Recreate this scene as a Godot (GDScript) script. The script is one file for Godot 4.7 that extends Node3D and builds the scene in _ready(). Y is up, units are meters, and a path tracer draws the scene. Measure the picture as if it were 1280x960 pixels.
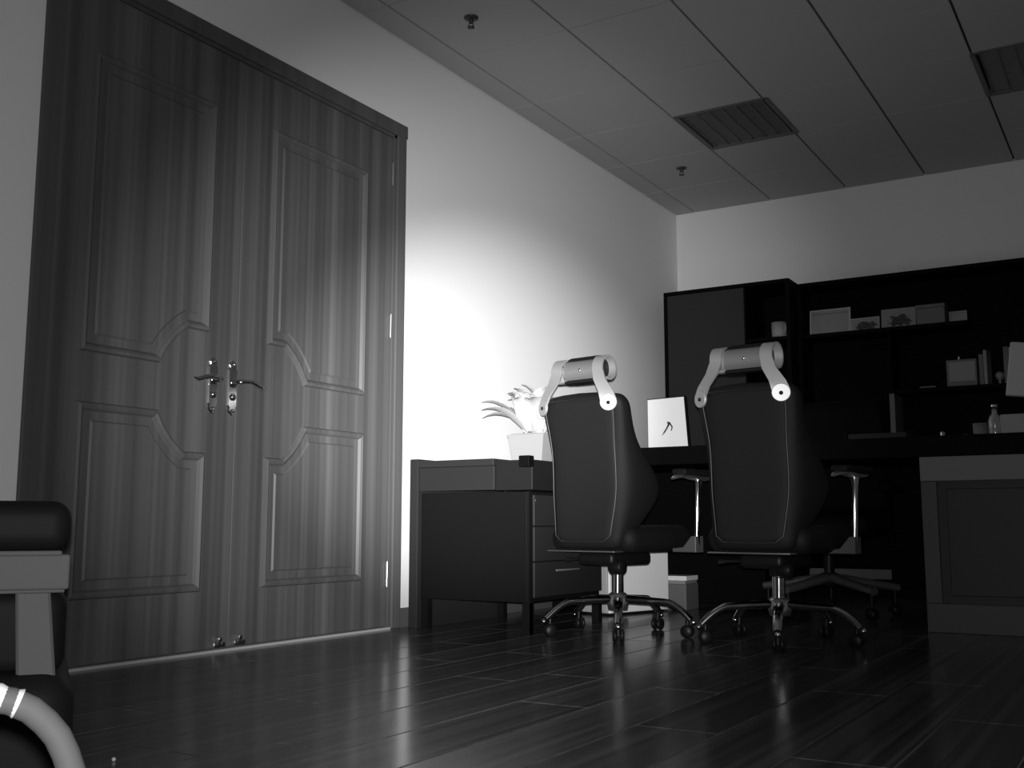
extends Node3D
# An office at night as an infrared camera sees it: the only light is the camera's own lamp.

const ROOM_X := 4.5
const ROOM_Z := 9.0
const ROOM_H := 2.765
var used := {}
var M := {}
var rng := RandomNumberGenerator.new()

# ---------------------------------------------------------------- naming
func numbered(called: String) -> String:
	var n: int = used.get(called, -1) + 1
	used[called] = n
	return called if n == 0 else "%s_%03d" % [called, n]

func tag(o: Node, label: String, category := "", group := "", kind := "") -> void:
	if label: o.set_meta("label", label)
	if category: o.set_meta("category", category)
	if group: o.set_meta("group", group)
	if kind: o.set_meta("kind", kind)

func thing(called: String, label: String, category: String, at := Vector3.ZERO, turn := 0.0, group := "") -> Node3D:
	var o := Node3D.new()
	o.name = numbered(called)
	add_child(o, true)
	o.position = at
	o.rotation.y = turn
	tag(o, label, category, group)
	return o

func obj(called: String, st: SurfaceTool, m: Material, parent: Node = null, smooth := true) -> MeshInstance3D:
	if smooth: pass
	st.generate_normals()
	var mi := MeshInstance3D.new()
	mi.mesh = st.commit()
	return inst(called, mi.mesh, m, parent)

func inst(called: String, mesh: Mesh, m: Material, parent: Node = null, at := Vector3.ZERO) -> MeshInstance3D:
	var mi := MeshInstance3D.new()
	mi.mesh = mesh
	mi.material_override = m
	mi.position = at
	if parent == null:
		mi.name = numbered(called)
		add_child(mi, true)
	else:
		var n := called
		var k := 0
		while parent.has_node(NodePath(n)):
			k += 1
			n = "%s_%03d" % [called, k]
		mi.name = n
		parent.add_child(mi, true)
	return mi

# ---------------------------------------------------------------- shapes
func mb() -> SurfaceTool:
	var st := SurfaceTool.new()
	st.begin(Mesh.PRIMITIVE_TRIANGLES)
	return st

func tri(st: SurfaceTool, a: Vector3, b: Vector3, c: Vector3, n: Vector3) -> void:
	if (c - a).cross(b - a).dot(n) < 0.0:
		var t := b
		b = c
		c = t
	st.add_vertex(a); st.add_vertex(b); st.add_vertex(c)

func quad(st: SurfaceTool, a: Vector3, b: Vector3, c: Vector3, d: Vector3, n: Vector3) -> void:
	tri(st, a, b, c, n)
	tri(st, a, c, d, n)

func box(st: SurfaceTool, lo: Vector3, hi: Vector3) -> SurfaceTool:
	st.set_smooth_group(-1)
	var p := func(i: int) -> Vector3: return Vector3(hi.x if i & 1 else lo.x, hi.y if i & 2 else lo.y, hi.z if i & 4 else lo.z)
	quad(st, p.call(0), p.call(2), p.call(6), p.call(4), Vector3.LEFT)
	quad(st, p.call(1), p.call(3), p.call(7), p.call(5), Vector3.RIGHT)
	quad(st, p.call(0), p.call(1), p.call(5), p.call(4), Vector3.DOWN)
	quad(st, p.call(2), p.call(3), p.call(7), p.call(6), Vector3.UP)
	quad(st, p.call(0), p.call(1), p.call(3), p.call(2), Vector3.FORWARD)
	quad(st, p.call(4), p.call(5), p.call(7), p.call(6), Vector3.BACK)
	return st

# box with rounded edges of radius r
func rbox(st: SurfaceTool, lo: Vector3, hi: Vector3, r: float, n := 2, flat := false) -> SurfaceTool:
	st.set_smooth_group(-1 if flat else 0)
	var c := (lo + hi) * 0.5
	var h := (hi - lo) * 0.5 - Vector3.ONE * r
	var ang: Array[float] = []
	var sgn: Array[float] = []
	for i in n + 1:
		ang.append(lerpf(-PI / 4, 0.0, float(i) / n)); sgn.append(-1.0)
	for i in n + 1:
		ang.append(lerpf(0.0, PI / 4, float(i) / n)); sgn.append(1.0)
	for f in 6:
		var ax := f % 3
		var s := 1.0 if f < 3 else -1.0
		var u := (ax + 1) % 3
		var v := (ax + 2) % 3
		var grid := []
		for i in ang.size():
			var row := []
			for j in ang.size():
				var d := Vector3.ZERO
				d[ax] = s
				d[u] = tan(ang[i])
				d[v] = tan(ang[j])
				d = d.normalized()
				var q := Vector3.ZERO
				q[ax] = s * h[ax]
				q[u] = sgn[i] * h[u]
				q[v] = sgn[j] * h[v]
				row.append(c + q + d * r)
			grid.append(row)
		for i in ang.size() - 1:
			for j in ang.size() - 1:
				var nn: Vector3 = (grid[i][j] + grid[i + 1][j + 1]) * 0.5 - c
				var nrm := Vector3.ZERO
				nrm[ax] = s
				nn = nrm + (nn / ((hi - lo).length())) * 0.2
				quad(st, grid[i][j], grid[i + 1][j], grid[i + 1][j + 1], grid[i][j + 1], nn)
	return st

# tube along points, radius per point; flat > 0 squashes the section in the second direction
func tube(st: SurfaceTool, pts: Array, radii: Array, sides := 10, up := Vector3.UP, flat := 1.0) -> SurfaceTool:
	st.set_smooth_group(0)
	var rings := []
	var n := pts.size()
	for i in n:
		var t: Vector3 = (pts[mini(i + 1, n - 1)] - pts[maxi(i - 1, 0)]).normalized()
		var a := up.cross(t)
		if a.length() < 0.05: a = Vector3.RIGHT.cross(t)
		if a.length() < 0.05: a = Vector3.BACK.cross(t)
		a = a.normalized()
		var b := t.cross(a)
		var r: float = radii[mini(i, radii.size() - 1)]
		var ring := []
		for k in sides:
			var g := TAU * k / sides
			ring.append(pts[i] + a * cos(g) * r + b * sin(g) * r * flat)
		rings.append(ring)
	for i in n - 1:
		for k in sides:
			var k2 := (k + 1) % sides
			var m: Vector3 = (rings[i][k] + rings[i + 1][k2]) * 0.5 - (pts[i] + pts[i + 1]) * 0.5
			quad(st, rings[i][k], rings[i][k2], rings[i + 1][k2], rings[i + 1][k], m)
	st.set_smooth_group(-1)
	for e in [0, n - 1]:
		var o: Vector3 = pts[0] - pts[1] if e == 0 else pts[n - 1] - pts[n - 2]
		for k in sides:
			tri(st, pts[e], rings[e][k], rings[e][(k + 1) % sides], o)
	return st

# profile of (radius, height) turned about an axis
func lathe(st: SurfaceTool, prof: Array, at := Vector3.ZERO, basis := Basis.IDENTITY, sides := 20) -> SurfaceTool:
	st.set_smooth_group(0)
	for i in prof.size() - 1:
		for k in sides:
			var g := TAU * k / sides
			var g2 := TAU * (k + 1) / sides
			var p := func(q: Vector2, an: float) -> Vector3: return at + basis * Vector3(cos(an) * q.x, q.y, sin(an) * q.x)
			var d: Vector2 = prof[i + 1] - prof[i]
			var nn := Vector2(d.y, -d.x)
			var gm := (g + g2) / 2
			var n3 := basis * Vector3(cos(gm) * nn.x, nn.y, sin(gm) * nn.x)
			var a: Vector3 = p.call(prof[i], g)
			var b: Vector3 = p.call(prof[i], g2)
			var c: Vector3 = p.call(prof[i + 1], g2)
			var e: Vector3 = p.call(prof[i + 1], g)
			if prof[i].x > 0.00001: tri(st, a, b, c, n3)
			if prof[i + 1].x > 0.00001: tri(st, a, c, e, n3)
	return st

# polygon (in the plane of axes e1, e2) given thickness from d0 to d1 along e3
func prism(st: SurfaceTool, poly: PackedVector2Array, e1: Vector3, e2: Vector3, e3: Vector3, d0: float, d1: float, bevel := 0.0) -> SurfaceTool:
	st.set_smooth_group(-1)
	if not Geometry2D.is_polygon_clockwise(poly): poly.reverse()
	var n := poly.size()
	var top := poly
	if bevel > 0.0:
		top = inset(poly, bevel)
	var dz := d1 - signf(d1 - d0) * bevel
	for i in n:
		var j := (i + 1) % n
		var a := e1 * poly[i].x + e2 * poly[i].y
		var b := e1 * poly[j].x + e2 * poly[j].y
		var t := poly[j] - poly[i]
		var o := e1 * -t.y + e2 * t.x
		quad(st, a + e3 * d0, b + e3 * d0, b + e3 * dz, a + e3 * dz, o)
		if bevel > 0.0:
			var c := e1 * top[i].x + e2 * top[i].y
			var d := e1 * top[j].x + e2 * top[j].y
			quad(st, a + e3 * dz, b + e3 * dz, d + e3 * d1, c + e3 * d1, o.normalized() + e3 * signf(d1 - d0))
	var ids := Geometry2D.triangulate_polygon(poly)
	for k in range(0, ids.size(), 3):
		var q := []
		var w := []
		for s in 3:
			q.append(e1 * poly[ids[k + s]].x + e2 * poly[ids[k + s]].y + e3 * d0)
			w.append(e1 * top[ids[k + s]].x + e2 * top[ids[k + s]].y + e3 * d1)
		tri(st, q[0], q[1], q[2], e3 * (d0 - d1))
		tri(st, w[0], w[1], w[2], e3 * (d1 - d0))
	return st

# every corner of a polygon moved inwards by d (clockwise polygons, same number of corners)
func inset(poly: PackedVector2Array, d: float) -> PackedVector2Array:
	var out := PackedVector2Array()
	var n := poly.size()
	var s := 1.0 if Geometry2D.is_polygon_clockwise(poly) else -1.0
	for i in n:
		var a := (poly[i] - poly[(i + n - 1) % n]).normalized()
		var b := (poly[(i + 1) % n] - poly[i]).normalized()
		var na := Vector2(a.y, -a.x) * s
		var nb := Vector2(b.y, -b.x) * s
		var m := (na + nb).normalized()
		out.append(poly[i] + m * (d / maxf(0.4, m.dot(na))))
	return out

# a bead swept round a closed outline in the (z, y) plane of the door: profile of (inset, height)
func bead(st: SurfaceTool, poly: PackedVector2Array, prof: Array, x0: float) -> SurfaceTool:
	st.set_smooth_group(-1)
	var rings := []
	for p in prof:
		rings.append(inset(poly, p.x))
	var n := poly.size()
	for k in prof.size() - 1:
		for i in n:
			var j := (i + 1) % n
			var f := func(r: int, q: int) -> Vector3: return Vector3(x0 + prof[r].y, rings[r][q].y, rings[r][q].x)
			quad(st, f.call(k, i), f.call(k, j), f.call(k + 1, j), f.call(k + 1, i), Vector3(1, 0, 0) + Vector3(0.001, 0, 0))
	return st

# strap of rectangular section along a path in the (z, y) plane, across x; rounded path
func strap(st: SurfaceTool, path: Array, xs: Array, half: Array, thick: float, twist := []) -> SurfaceTool:
	st.set_smooth_group(0)
	var n := path.size()
	var sec := []
	for i in n:
		var t: Vector2 = (path[mini(i + 1, n - 1)] - path[maxi(i - 1, 0)]).normalized()
		var o := Vector2(-t.y, t.x) * thick * 0.5
		var p: Vector2 = path[i]
		var x: float = xs[i]
		var h: float = half[i]
		var tw: float = twist[i] if twist.size() else 0.0
		var wv := Vector3(cos(tw), 0, -sin(tw)) * h
		var ov := Vector3(sin(tw) * o.x, o.y, cos(tw) * o.x)
		var mp := Vector3(x, p.y, p.x)
		sec.append([mp - wv + ov, mp + wv + ov, mp + wv - ov, mp - wv - ov])
	for k in 4:
		st.set_smooth_group(k + 1)
		for i in n - 1:
			var k2 := (k + 1) % 4
			var mid: Vector3 = (sec[i][k] + sec[i][k2] + sec[i + 1][k] + sec[i + 1][k2]) / 4.0
			var ctr: Vector3 = (sec[i][0] + sec[i][2] + sec[i + 1][0] + sec[i + 1][2]) / 4.0
			quad(st, sec[i][k], sec[i][k2], sec[i + 1][k2], sec[i + 1][k], mid - ctr)
	st.set_smooth_group(-1)
	quad(st, sec[0][0], sec[0][1], sec[0][2], sec[0][3], sec[0][0] - sec[1][0])
	quad(st, sec[n - 1][0], sec[n - 1][1], sec[n - 1][2], sec[n - 1][3], sec[n - 1][0] - sec[n - 2][0])
	return st

# closed loft through rings of equal size, capped
func loft(st: SurfaceTool, rings: Array) -> SurfaceTool:
	st.set_smooth_group(0)
	var n: int = rings[0].size()
	var ctr := []
	for r in rings:
		var c := Vector3.ZERO
		for p in r: c += p
		ctr.append(c / n)
	for i in rings.size() - 1:
		for k in n:
			var k2 := (k + 1) % n
			var m: Vector3 = (rings[i][k] + rings[i][k2] + rings[i + 1][k] + rings[i + 1][k2]) / 4.0 - (ctr[i] + ctr[i + 1]) / 2.0
			quad(st, rings[i][k], rings[i][k2], rings[i + 1][k2], rings[i + 1][k], m)
	for e in [0, rings.size() - 1]:
		var o: Vector3 = ctr[0] - ctr[1] if e == 0 else ctr[e] - ctr[e - 1]
		for k in n:
			tri(st, ctr[e], rings[e][k], rings[e][(k + 1) % n], o)
	return st

# ---------------------------------------------------------------- materials
func grey(l: float, rough := 0.6, metal := 0.0, spec := 0.5) -> StandardMaterial3D:
	var m := StandardMaterial3D.new()
	m.albedo_color = Color(l, l, l).linear_to_srgb()
	m.roughness = rough
	m.metallic = metal
	m.metallic_specular = spec
	return m

# grain running along the image's second axis; bands of soft light and dark wood
func grain_texture(seed_: int, bands: float, depth: float, fine: float) -> ImageTexture:
	var w := 512
	var h := 512
	var im := Image.create(w, h, false, Image.FORMAT_RGB8)
	var a := FastNoiseLite.new()
	a.seed = seed_
	a.frequency = 1.0
	for i in w:
		var u := float(i) / w
		var s := a.get_noise_2d(u * bands, 3.1) * 1.0 + a.get_noise_2d(u * bands * 2.7, 9.7) * 0.6
		for j in h:
			var v := float(j) / h
			var g := a.get_noise_2d(u * bands * 9.0, v * 2.5 + 20.0) * fine
			var c := clampf(0.74 + s * depth + g, 0.0, 1.0)
			im.set_pixel(i, j, Color(c, c, c))
	return ImageTexture.create_from_image(im)

func wood(l: float, rough: float, tex: Texture2D, scale := Vector3.ONE, spec := 0.5) -> StandardMaterial3D:
	var m := grey(l, rough, 0.0, spec)
	m.albedo_texture = tex
	m.uv1_triplanar = true
	m.uv1_world_triplanar = true
	m.uv1_scale = scale
	return m

# faint printed pictures on cards and frames: soft grey blots and rules
func print_texture(kind: int) -> ImageTexture:
	var im := Image.create(128, 128, false, Image.FORMAT_RGB8)
	im.fill(Color(0.93, 0.93, 0.93))
	var a := FastNoiseLite.new()
	a.seed = 40 + kind
	a.frequency = 0.035
	for i in 128:
		for j in 128:
			var c := 0.9
			if kind == 0:
				c = 0.9 + 0.05 * a.get_noise_2d(i, j)
				if j > 12 and j < 22: c -= 0.12
			else:
				var d := Vector2(i - 70, j - 84).length() / 46.0 + a.get_noise_2d(i, j) * 0.7
				c = 0.88 if d > 1.0 else 0.35 + 0.3 * a.get_noise_2d(i * 2.0, j * 2.0)
			im.set_pixel(i, j, Color(c, c, c))
	return ImageTexture.create_from_image(im)

func materials() -> void:
	M.wall = grey(0.80, 0.85, 0.0, 0.3)
	M.ceiling = grey(0.43, 0.9, 0.0, 0.2)
	M.dark_gap = grey(0.03, 0.9)
	M.door = wood(0.20, 0.45, grain_texture(5, 22.0, 0.15, 0.015), Vector3(0.5, 0.5, 0.5), 0.35)
	M.casing = wood(0.19, 0.5, grain_texture(8, 20.0, 0.08, 0.015), Vector3(0.5, 0.5, 0.5), 0.35)
	M.baseboard = grey(0.10, 0.5)
	M.planks = []
	var ft := grain_texture(11, 14.0, 0.25, 0.12)
	for k in 5:
		var fm := wood([0.106, 0.116, 0.11, 0.12, 0.113][k], 0.17 + 0.01 * k, ft, Vector3(1.3, 1.3, 0.9), 0.4)
		M.planks.append(fm)
	M.chrome = grey(0.75, 0.12, 1.0)
	M.satin = grey(0.62, 0.38, 1.0)
	M.alu = grey(0.13, 0.42, 0.5)
	M.alu_light = grey(0.5, 0.5, 0.7)
	M.shell = grey(0.24, 0.42, 0.5)
	M.leather = grey(0.008, 0.62, 0.0, 0.25)
	M.leather_panel = grey(0.011, 0.62, 0.0, 0.25)
	M.piping = grey(0.02, 0.45)
	M.plastic = grey(0.006, 0.45, 0.0, 0.3)
	M.desk = grey(0.021, 0.5, 0.0, 0.3)
	M.desk_light = grey(0.019, 0.5, 0.0, 0.3)
	M.desk_dark = grey(0.006, 0.6, 0.0, 0.2)
	M.louvre = grey(0.16, 0.45, 0.6)
	M.fitting = grey(0.04, 0.5)
	M.desk_mid = grey(0.011, 0.5, 0.0, 0.3)
	M.pot = grey(0.3, 0.7, 0.0, 0.2)
	M.strip = grey(0.45, 0.6)
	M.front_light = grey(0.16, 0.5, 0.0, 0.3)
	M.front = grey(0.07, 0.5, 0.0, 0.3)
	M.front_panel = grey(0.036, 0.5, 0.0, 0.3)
	M.black = grey(0.0035, 0.6, 0.0, 0.15)
	M.cabinet = grey(0.034, 0.7, 0.0, 0.2)
	M.white = grey(0.92, 0.4)
	M.paper = grey(0.85, 0.8)
	M.paper_grey = grey(0.42, 0.8)
	M.ink = grey(0.02, 0.7)
	M.mid = grey(0.25, 0.6)
	M.dim = grey(0.13, 0.6)
	M.leaf = grey(0.5, 0.6)
	M.leaf.backlight_enabled = true
	M.leaf.backlight = Color(0.3, 0.3, 0.3)
	M.soil = grey(0.1, 0.9)
	M.tube = grey(0.05, 0.4)
	M.glass = grey(0.9, 0.1)
	M.glass.transparency = BaseMaterial3D.TRANSPARENCY_ALPHA
	M.glass.albedo_color = Color(0.9, 0.9, 0.9, 0.12)
	M.arm_frame = grey(0.11, 0.7, 0.0, 0.2)
	M.cable = grey(0.08, 0.6, 0.0, 0.2)
	M.sleeve = grey(0.5, 0.5)

# ---------------------------------------------------------------- shell
func arc(c: Vector2, r0: Vector2, r1: Vector2, n := 9) -> Array:
	# from c + r0 to c + r1 the short way round
	var out := []
	for i in n + 1:
		var t := float(i) / n
		var a := lerp_angle(r0.angle(), r1.angle(), t)
		out.append(c + Vector2.from_angle(a) * lerpf(r0.length(), r1.length(), t))
	return out

func shell() -> void:
	# floor of planks running away from the camera
	var fl := obj("floor", box(mb(), Vector3(-0.15, -0.15, -0.15), Vector3(ROOM_X + 0.15, -0.012, ROOM_Z + 0.15)), M.dark_gap)
	tag(fl, "dark glossy floor of long wooden planks", "floor", "", "structure")
	var plank := func(w: float, l: float) -> Mesh:
		var st := mb()
		var e := 0.003
		st.set_smooth_group(-1)
		var g := 0.0007
		var a := Vector3(g, 0, g)
		var b := Vector3(w - g, 0, g)
		var c := Vector3(w - g, 0, l - g)
		var d := Vector3(g, 0, l - g)
		var i := [a + Vector3(e, 0, e), b + Vector3(-e, 0, e), c + Vector3(-e, 0, -e), d + Vector3(e, 0, -e)]
		var o := [a + Vector3.DOWN * e, b + Vector3.DOWN * e, c + Vector3.DOWN * e, d + Vector3.DOWN * e]
		quad(st, i[0], i[1], i[2], i[3], Vector3.UP)
		for k in 4:
			var k2 := (k + 1) % 4
			var m: Vector3 = (o[k] + o[k2]) / 2 - (a + c) / 2
			quad(st, i[k], i[k2], o[k2], o[k], m + Vector3.UP * 0.3)
			quad(st, o[k], o[k2], o[k2] + Vector3.DOWN * 0.0098, o[k] + Vector3.DOWN * 0.0098, Vector3(m.x, 0, m.z))
		st.generate_normals()
		return st.commit()
	var whole: Mesh = plank.call(0.2, 1.2)
	for i in 23:
		var x0 := -0.103 + 0.2 * i
		var z: float = -1.2 + [0.55, 0.0, 0.8, 0.15, 0.62, 0.3, 0.9][i % 7] + (0.17 if i == 7 else 0.0)
		while z < ROOM_Z:
			var l := 1.2
			var za := maxf(z, 0.0)
			var zb := minf(z + l, ROOM_Z)
			var xa := maxf(x0, 0.0)
			var xb := minf(x0 + 0.2, ROOM_X)
			if zb - za > 0.02 and xb - xa > 0.01:
				var me: Mesh = whole if absf(zb - za - 1.2) < 0.001 and absf(xb - xa - 0.2) < 0.001 else plank.call(xb - xa, zb - za)
				inst("floor_plank", me, M.planks[rng.randi() % 5], fl, Vector3(xa, 0, za))
			z += l

	# ceiling: slab, hung tiles, dark shadow gaps between them, metal tees in the gaps
	var ce := obj("ceiling", box(mb(), Vector3(-0.15, ROOM_H + 0.16, -0.15), Vector3(ROOM_X + 0.15, ROOM_H + 0.3, ROOM_Z + 0.15)), M.dark_gap)
	tag(ce, "suspended ceiling of square white tiles in a dark grid", "ceiling", "", "structure")
	var lx: Array[float] = [0.0, 0.152, 0.73, 1.259, 1.777, 2.316, 2.86, 3.4, 3.94, ROOM_X]
	var cz: Array[float] = [0.0, 0.593, 1.213, 1.815, 2.392, 3.08, 3.7, 4.31, 4.92, 5.53, 6.14, 6.75, 7.36, 7.97, 8.58, ROOM_Z]
	for i in lx.size() - 1:
		for j in cz.size() - 1:
			if j == 2 and (i == 2 or i == 5): continue
			var gx := 0.006
			var gz := 0.003
			inst("ceiling_tile", _box_mesh(Vector3(lx[i] + gx, ROOM_H, cz[j] + gz), Vector3(lx[i + 1] - gx, ROOM_H + 0.015, cz[j + 1] - gz)), M.ceiling, ce)
	for i in range(1, lx.size() - 1):
		inst("grid_tee", _box_mesh(Vector3(lx[i] - 0.012, ROOM_H + 0.0155, 0), Vector3(lx[i] + 0.012, ROOM_H + 0.045, ROOM_Z)), M.dark_gap, ce)
	for j in range(1, cz.size() - 1):
		inst("cross_tee", _box_mesh(Vector3(0, ROOM_H + 0.0456, cz[j] - 0.012), Vector3(ROOM_X, ROOM_H + 0.055, cz[j] + 0.012)), M.dark_gap, ce)

	# walls
	var d0 := 3.40
	var d1 := 5.23
	var dh := 2.30
	var top := ROOM_H + 0.16
	var w := mb()
	box(w, Vector3(-0.15, -0.15, -0.15), Vector3(0, top, d0))
	box(w, Vector3(-0.15, -0.15, d1), Vector3(0, top, ROOM_Z + 0.15))
	box(w, Vector3(-0.15, dh, d0), Vector3(0, top, d1))
	tag(obj("wall_left", w, M.wall), "white painted wall holding the panelled double door", "wall", "", "structure")
	tag(obj("wall_back", box(mb(), Vector3(0, -0.15, -0.15), Vector3(ROOM_X, top, 0)), M.wall), "pale painted wall above the dark cabinets", "wall", "", "structure")
	tag(obj("wall_right", box(mb(), Vector3(ROOM_X, -0.15, -0.15), Vector3(ROOM_X + 0.15, top, ROOM_Z + 0.15)), M.wall), "plain painted wall on the side facing the door", "wall", "", "structure")
	tag(obj("wall_front", box(mb(), Vector3(0, -0.15, ROOM_Z), Vector3(ROOM_X, top, ROOM_Z + 0.15)), M.wall), "plain painted wall behind the camera", "wall", "", "structure")
	var bb := mb()
	box(bb, Vector3(0, 0, 0.02), Vector3(0.010, 0.085, 3.362))
	tag(obj("baseboard_left", bb, M.baseboard), "low grey skirting between door casing and desk", "baseboard", "", "structure")
	tag(obj("baseboard_back", box(mb(), Vector3(2.75, 0, 0), Vector3(ROOM_X, 0.085, 0.014)), M.baseboard), "low grey skirting under the pale back wall", "baseboard", "", "structure")

	# door casing
	var cs := Node3D.new()
	cs.name = "trim_1"
	add_child(cs)
	tag(cs, "dark wooden casing framing the double door", "door casing", "", "structure")
	var o0 := 3.362
	var o1 := 5.270
	var oh := 2.338
	var jamb := func(za: float, zb: float, inner: float) -> void:
		var st := mb()
		rbox(st, Vector3(0.0, 0.0, za), Vector3(0.014, oh, zb), 0.004, 1, true)
		box(st, Vector3(-0.12, 0.0, minf(inner, (za + zb) / 2)), Vector3(0.002, dh, maxf(inner, (za + zb) / 2)))
		obj("casing_board", st, M.casing, cs)
	jamb.call(o0, 3.425, 3.44)
	jamb.call(5.205, o1, 5.19)
	var hd := mb()
	rbox(hd, Vector3(0.0, 2.275, o0 - 0.004), Vector3(0.018, oh, o1 + 0.004), 0.004, 1, true)
	box(hd, Vector3(-0.12, 2.262, 3.4), Vector3(0.002, 2.29, 5.23))
	obj("casing_board", hd, M.casing, cs)
	var sill := obj("threshold", box(mb(), Vector3(-0.12, 0.0, 3.44), Vector3(0.018, 0.009, 5.19)), M.strip, cs)
	tag(sill, "pale metal strip under the doors")
	for y in [2.08, 1.36, 0.24]:
		var hg := mb()
		tube(hg, [Vector3(0.004, y - 0.055, 3.452), Vector3(0.004, y + 0.055, 3.452)], [0.0045], 10)
		box(hg, Vector3(0.0005, y - 0.05, 3.447), Vector3(0.0025, y + 0.05, 3.457))
		tag(obj("hinge", hg, M.satin, cs), "bright metal hinge")

	# door leaves
	var mid := 4.385
	_door("door_1", "right door leaf, its lever handle reaching out to the right", 3.4405, mid - 0.0015, 3.635, 4.225, 4.135, 4.015, 1)
	_door("door_2", "left door leaf, partly hidden by the low chair, lever pointing left", mid + 0.0015, 5.1895, 5.075, 4.535, 4.63, 4.755, -1)

func _box_mesh(lo: Vector3, hi: Vector3) -> Mesh:
	var st := box(mb(), lo, hi)
	st.generate_normals()
	return st.commit()

# z of: leaf edges, panel's outer side, panel's inner side, ends of the cut-away arc
func _door(called: String, label: String, z0: float, z1: float, zo: float, zi: float, za: float, zb: float, lever: int) -> void:
	var xf := -0.004
	var d := Node3D.new()
	d.name = called
	add_child(d)
	tag(d, label, "door", "", "structure")
	var slab := mb()
	rbox(slab, Vector3(-0.048, 0.012, z0), Vector3(xf, 2.260, z1), 0.003, 1, true)
	obj("leaf", slab, M.door, d)
	var hy := 0.935
	var c := Vector2(4.385, hy)
	for upper in [true, false]:
		var poly := PackedVector2Array()
		if upper:
			poly.append(Vector2(zi, 2.04)); poly.append(Vector2(zo, 2.04)); poly.append(Vector2(zo, 1.022))
			for q in arc(c, Vector2(zb, 1.022) - c, Vector2(za, 1.165) - c): poly.append(q)
			poly.append(Vector2(zi, 1.165))
		else:
			poly.append(Vector2(zi, 0.222)); poly.append(Vector2(zo, 0.222)); poly.append(Vector2(zo, 0.850))
			for q in arc(c, Vector2(zb, 0.850) - c, Vector2(za, 0.712) - c): poly.append(q)
			poly.append(Vector2(zi, 0.712))
		if not Geometry2D.is_polygon_clockwise(poly): poly.reverse()
		var st := mb()
		bead(st, poly, [Vector2(-0.004, 0.0), Vector2(0.001, 0.013), Vector2(0.010, 0.017), Vector2(0.019, 0.011), Vector2(0.026, 0.001), Vector2(0.03, -0.0005)], xf)
		obj("moulding", st, M.door, d)
		var field := PackedVector2Array()
		for q in Geometry2D.offset_polygon(poly, -0.055, Geometry2D.JOIN_MITER)[0]:
			if field.is_empty() or field[-1].distance_to(q) > 0.014: field.append(q)
		if field[0].distance_to(field[-1]) < 0.014: field.remove_at(field.size() - 1)
		var fs := mb()
		prism(fs, field, Vector3.BACK, Vector3.UP, Vector3.RIGHT, xf - 0.001, xf + 0.007, 0.006)
		obj("raised_panel", fs, M.door, d)
	# handle: long plate with pointed ends, raised bosses, lever
	var hz := 4.462 if lever < 0 else 4.352
	hz = 4.505 if lever < 0 else 4.408
	var pl := mb()
	var pp := PackedVector2Array()
	for q in [Vector2(0, 0.106), Vector2(0.013, 0.096), Vector2(0.021, 0.088), Vector2(0.017, 0.078), Vector2(0.023, 0.068), Vector2(0.023, -0.068), Vector2(0.017, -0.078), Vector2(0.021, -0.088), Vector2(0.013, -0.096), Vector2(0, -0.106), Vector2(-0.013, -0.096), Vector2(-0.021, -0.088), Vector2(-0.017, -0.078), Vector2(-0.023, -0.068), Vector2(-0.023, 0.068), Vector2(-0.017, 0.078), Vector2(-0.021, 0.088), Vector2(-0.013, 0.096)]:
		pp.append(q + Vector2(hz, 0.967))
	prism(pl, pp, Vector3.BACK, Vector3.UP, Vector3.RIGHT, xf, xf + 0.009, 0.004)
	var plate := obj("handle_plate", pl, M.chrome, d)
	tag(plate, "bright chrome handle plate")
	var bs := mb()
	var side := Basis(Vector3.BACK, -PI / 2)
	for b in [[0.088, 0.008], [0.02, 0.020], [-0.035, 0.014], [-0.088, 0.008]]:
		var r: float = b[1]
		lathe(bs, [Vector2(r, 0), Vector2(r * 0.95, 0.005), Vector2(r * 0.7, 0.010), Vector2(0.0, 0.013)], Vector3(xf + 0.008, 0.967 + b[0], hz), side, 14)
	obj("boss", bs, M.chrome, plate)
	var lv := mb()
	var s := float(-lever)
	var lp := [Vector3(xf + 0.01, 0.987, hz), Vector3(xf + 0.045, 0.987, hz), Vector3(xf + 0.052, 0.990, hz + s * 0.02), Vector3(xf + 0.052, 0.993, hz + s * 0.05), Vector3(xf + 0.052, 0.984, hz + s * 0.085), Vector3(xf + 0.05, 0.975, hz + s * 0.11), Vector3(xf + 0.05, 0.979, hz + s * 0.13)]
	tube(lv, lp, [0.011, 0.010, 0.008, 0.008, 0.009, 0.008, 0.003], 10, Vector3.UP)
	tag(obj("lever", lv, M.chrome, plate), "curved chrome lever")
	var fb := mb()
	var bz := mid_bolt(lever)
	rbox(fb, Vector3(xf, 0.012, bz - 0.028), Vector3(xf + 0.016, 0.034, bz + 0.028), 0.003, 1)
	rbox(fb, Vector3(xf, 0.034, bz - 0.008), Vector3(xf + 0.02, 0.052, bz + 0.008), 0.003, 1)
	tag(obj("floor_bolt", fb, M.chrome, d), "small metal bolt at the foot of the leaf")

func mid_bolt(lever: int) -> float:
	return 4.335 if lever > 0 else 4.435

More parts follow.
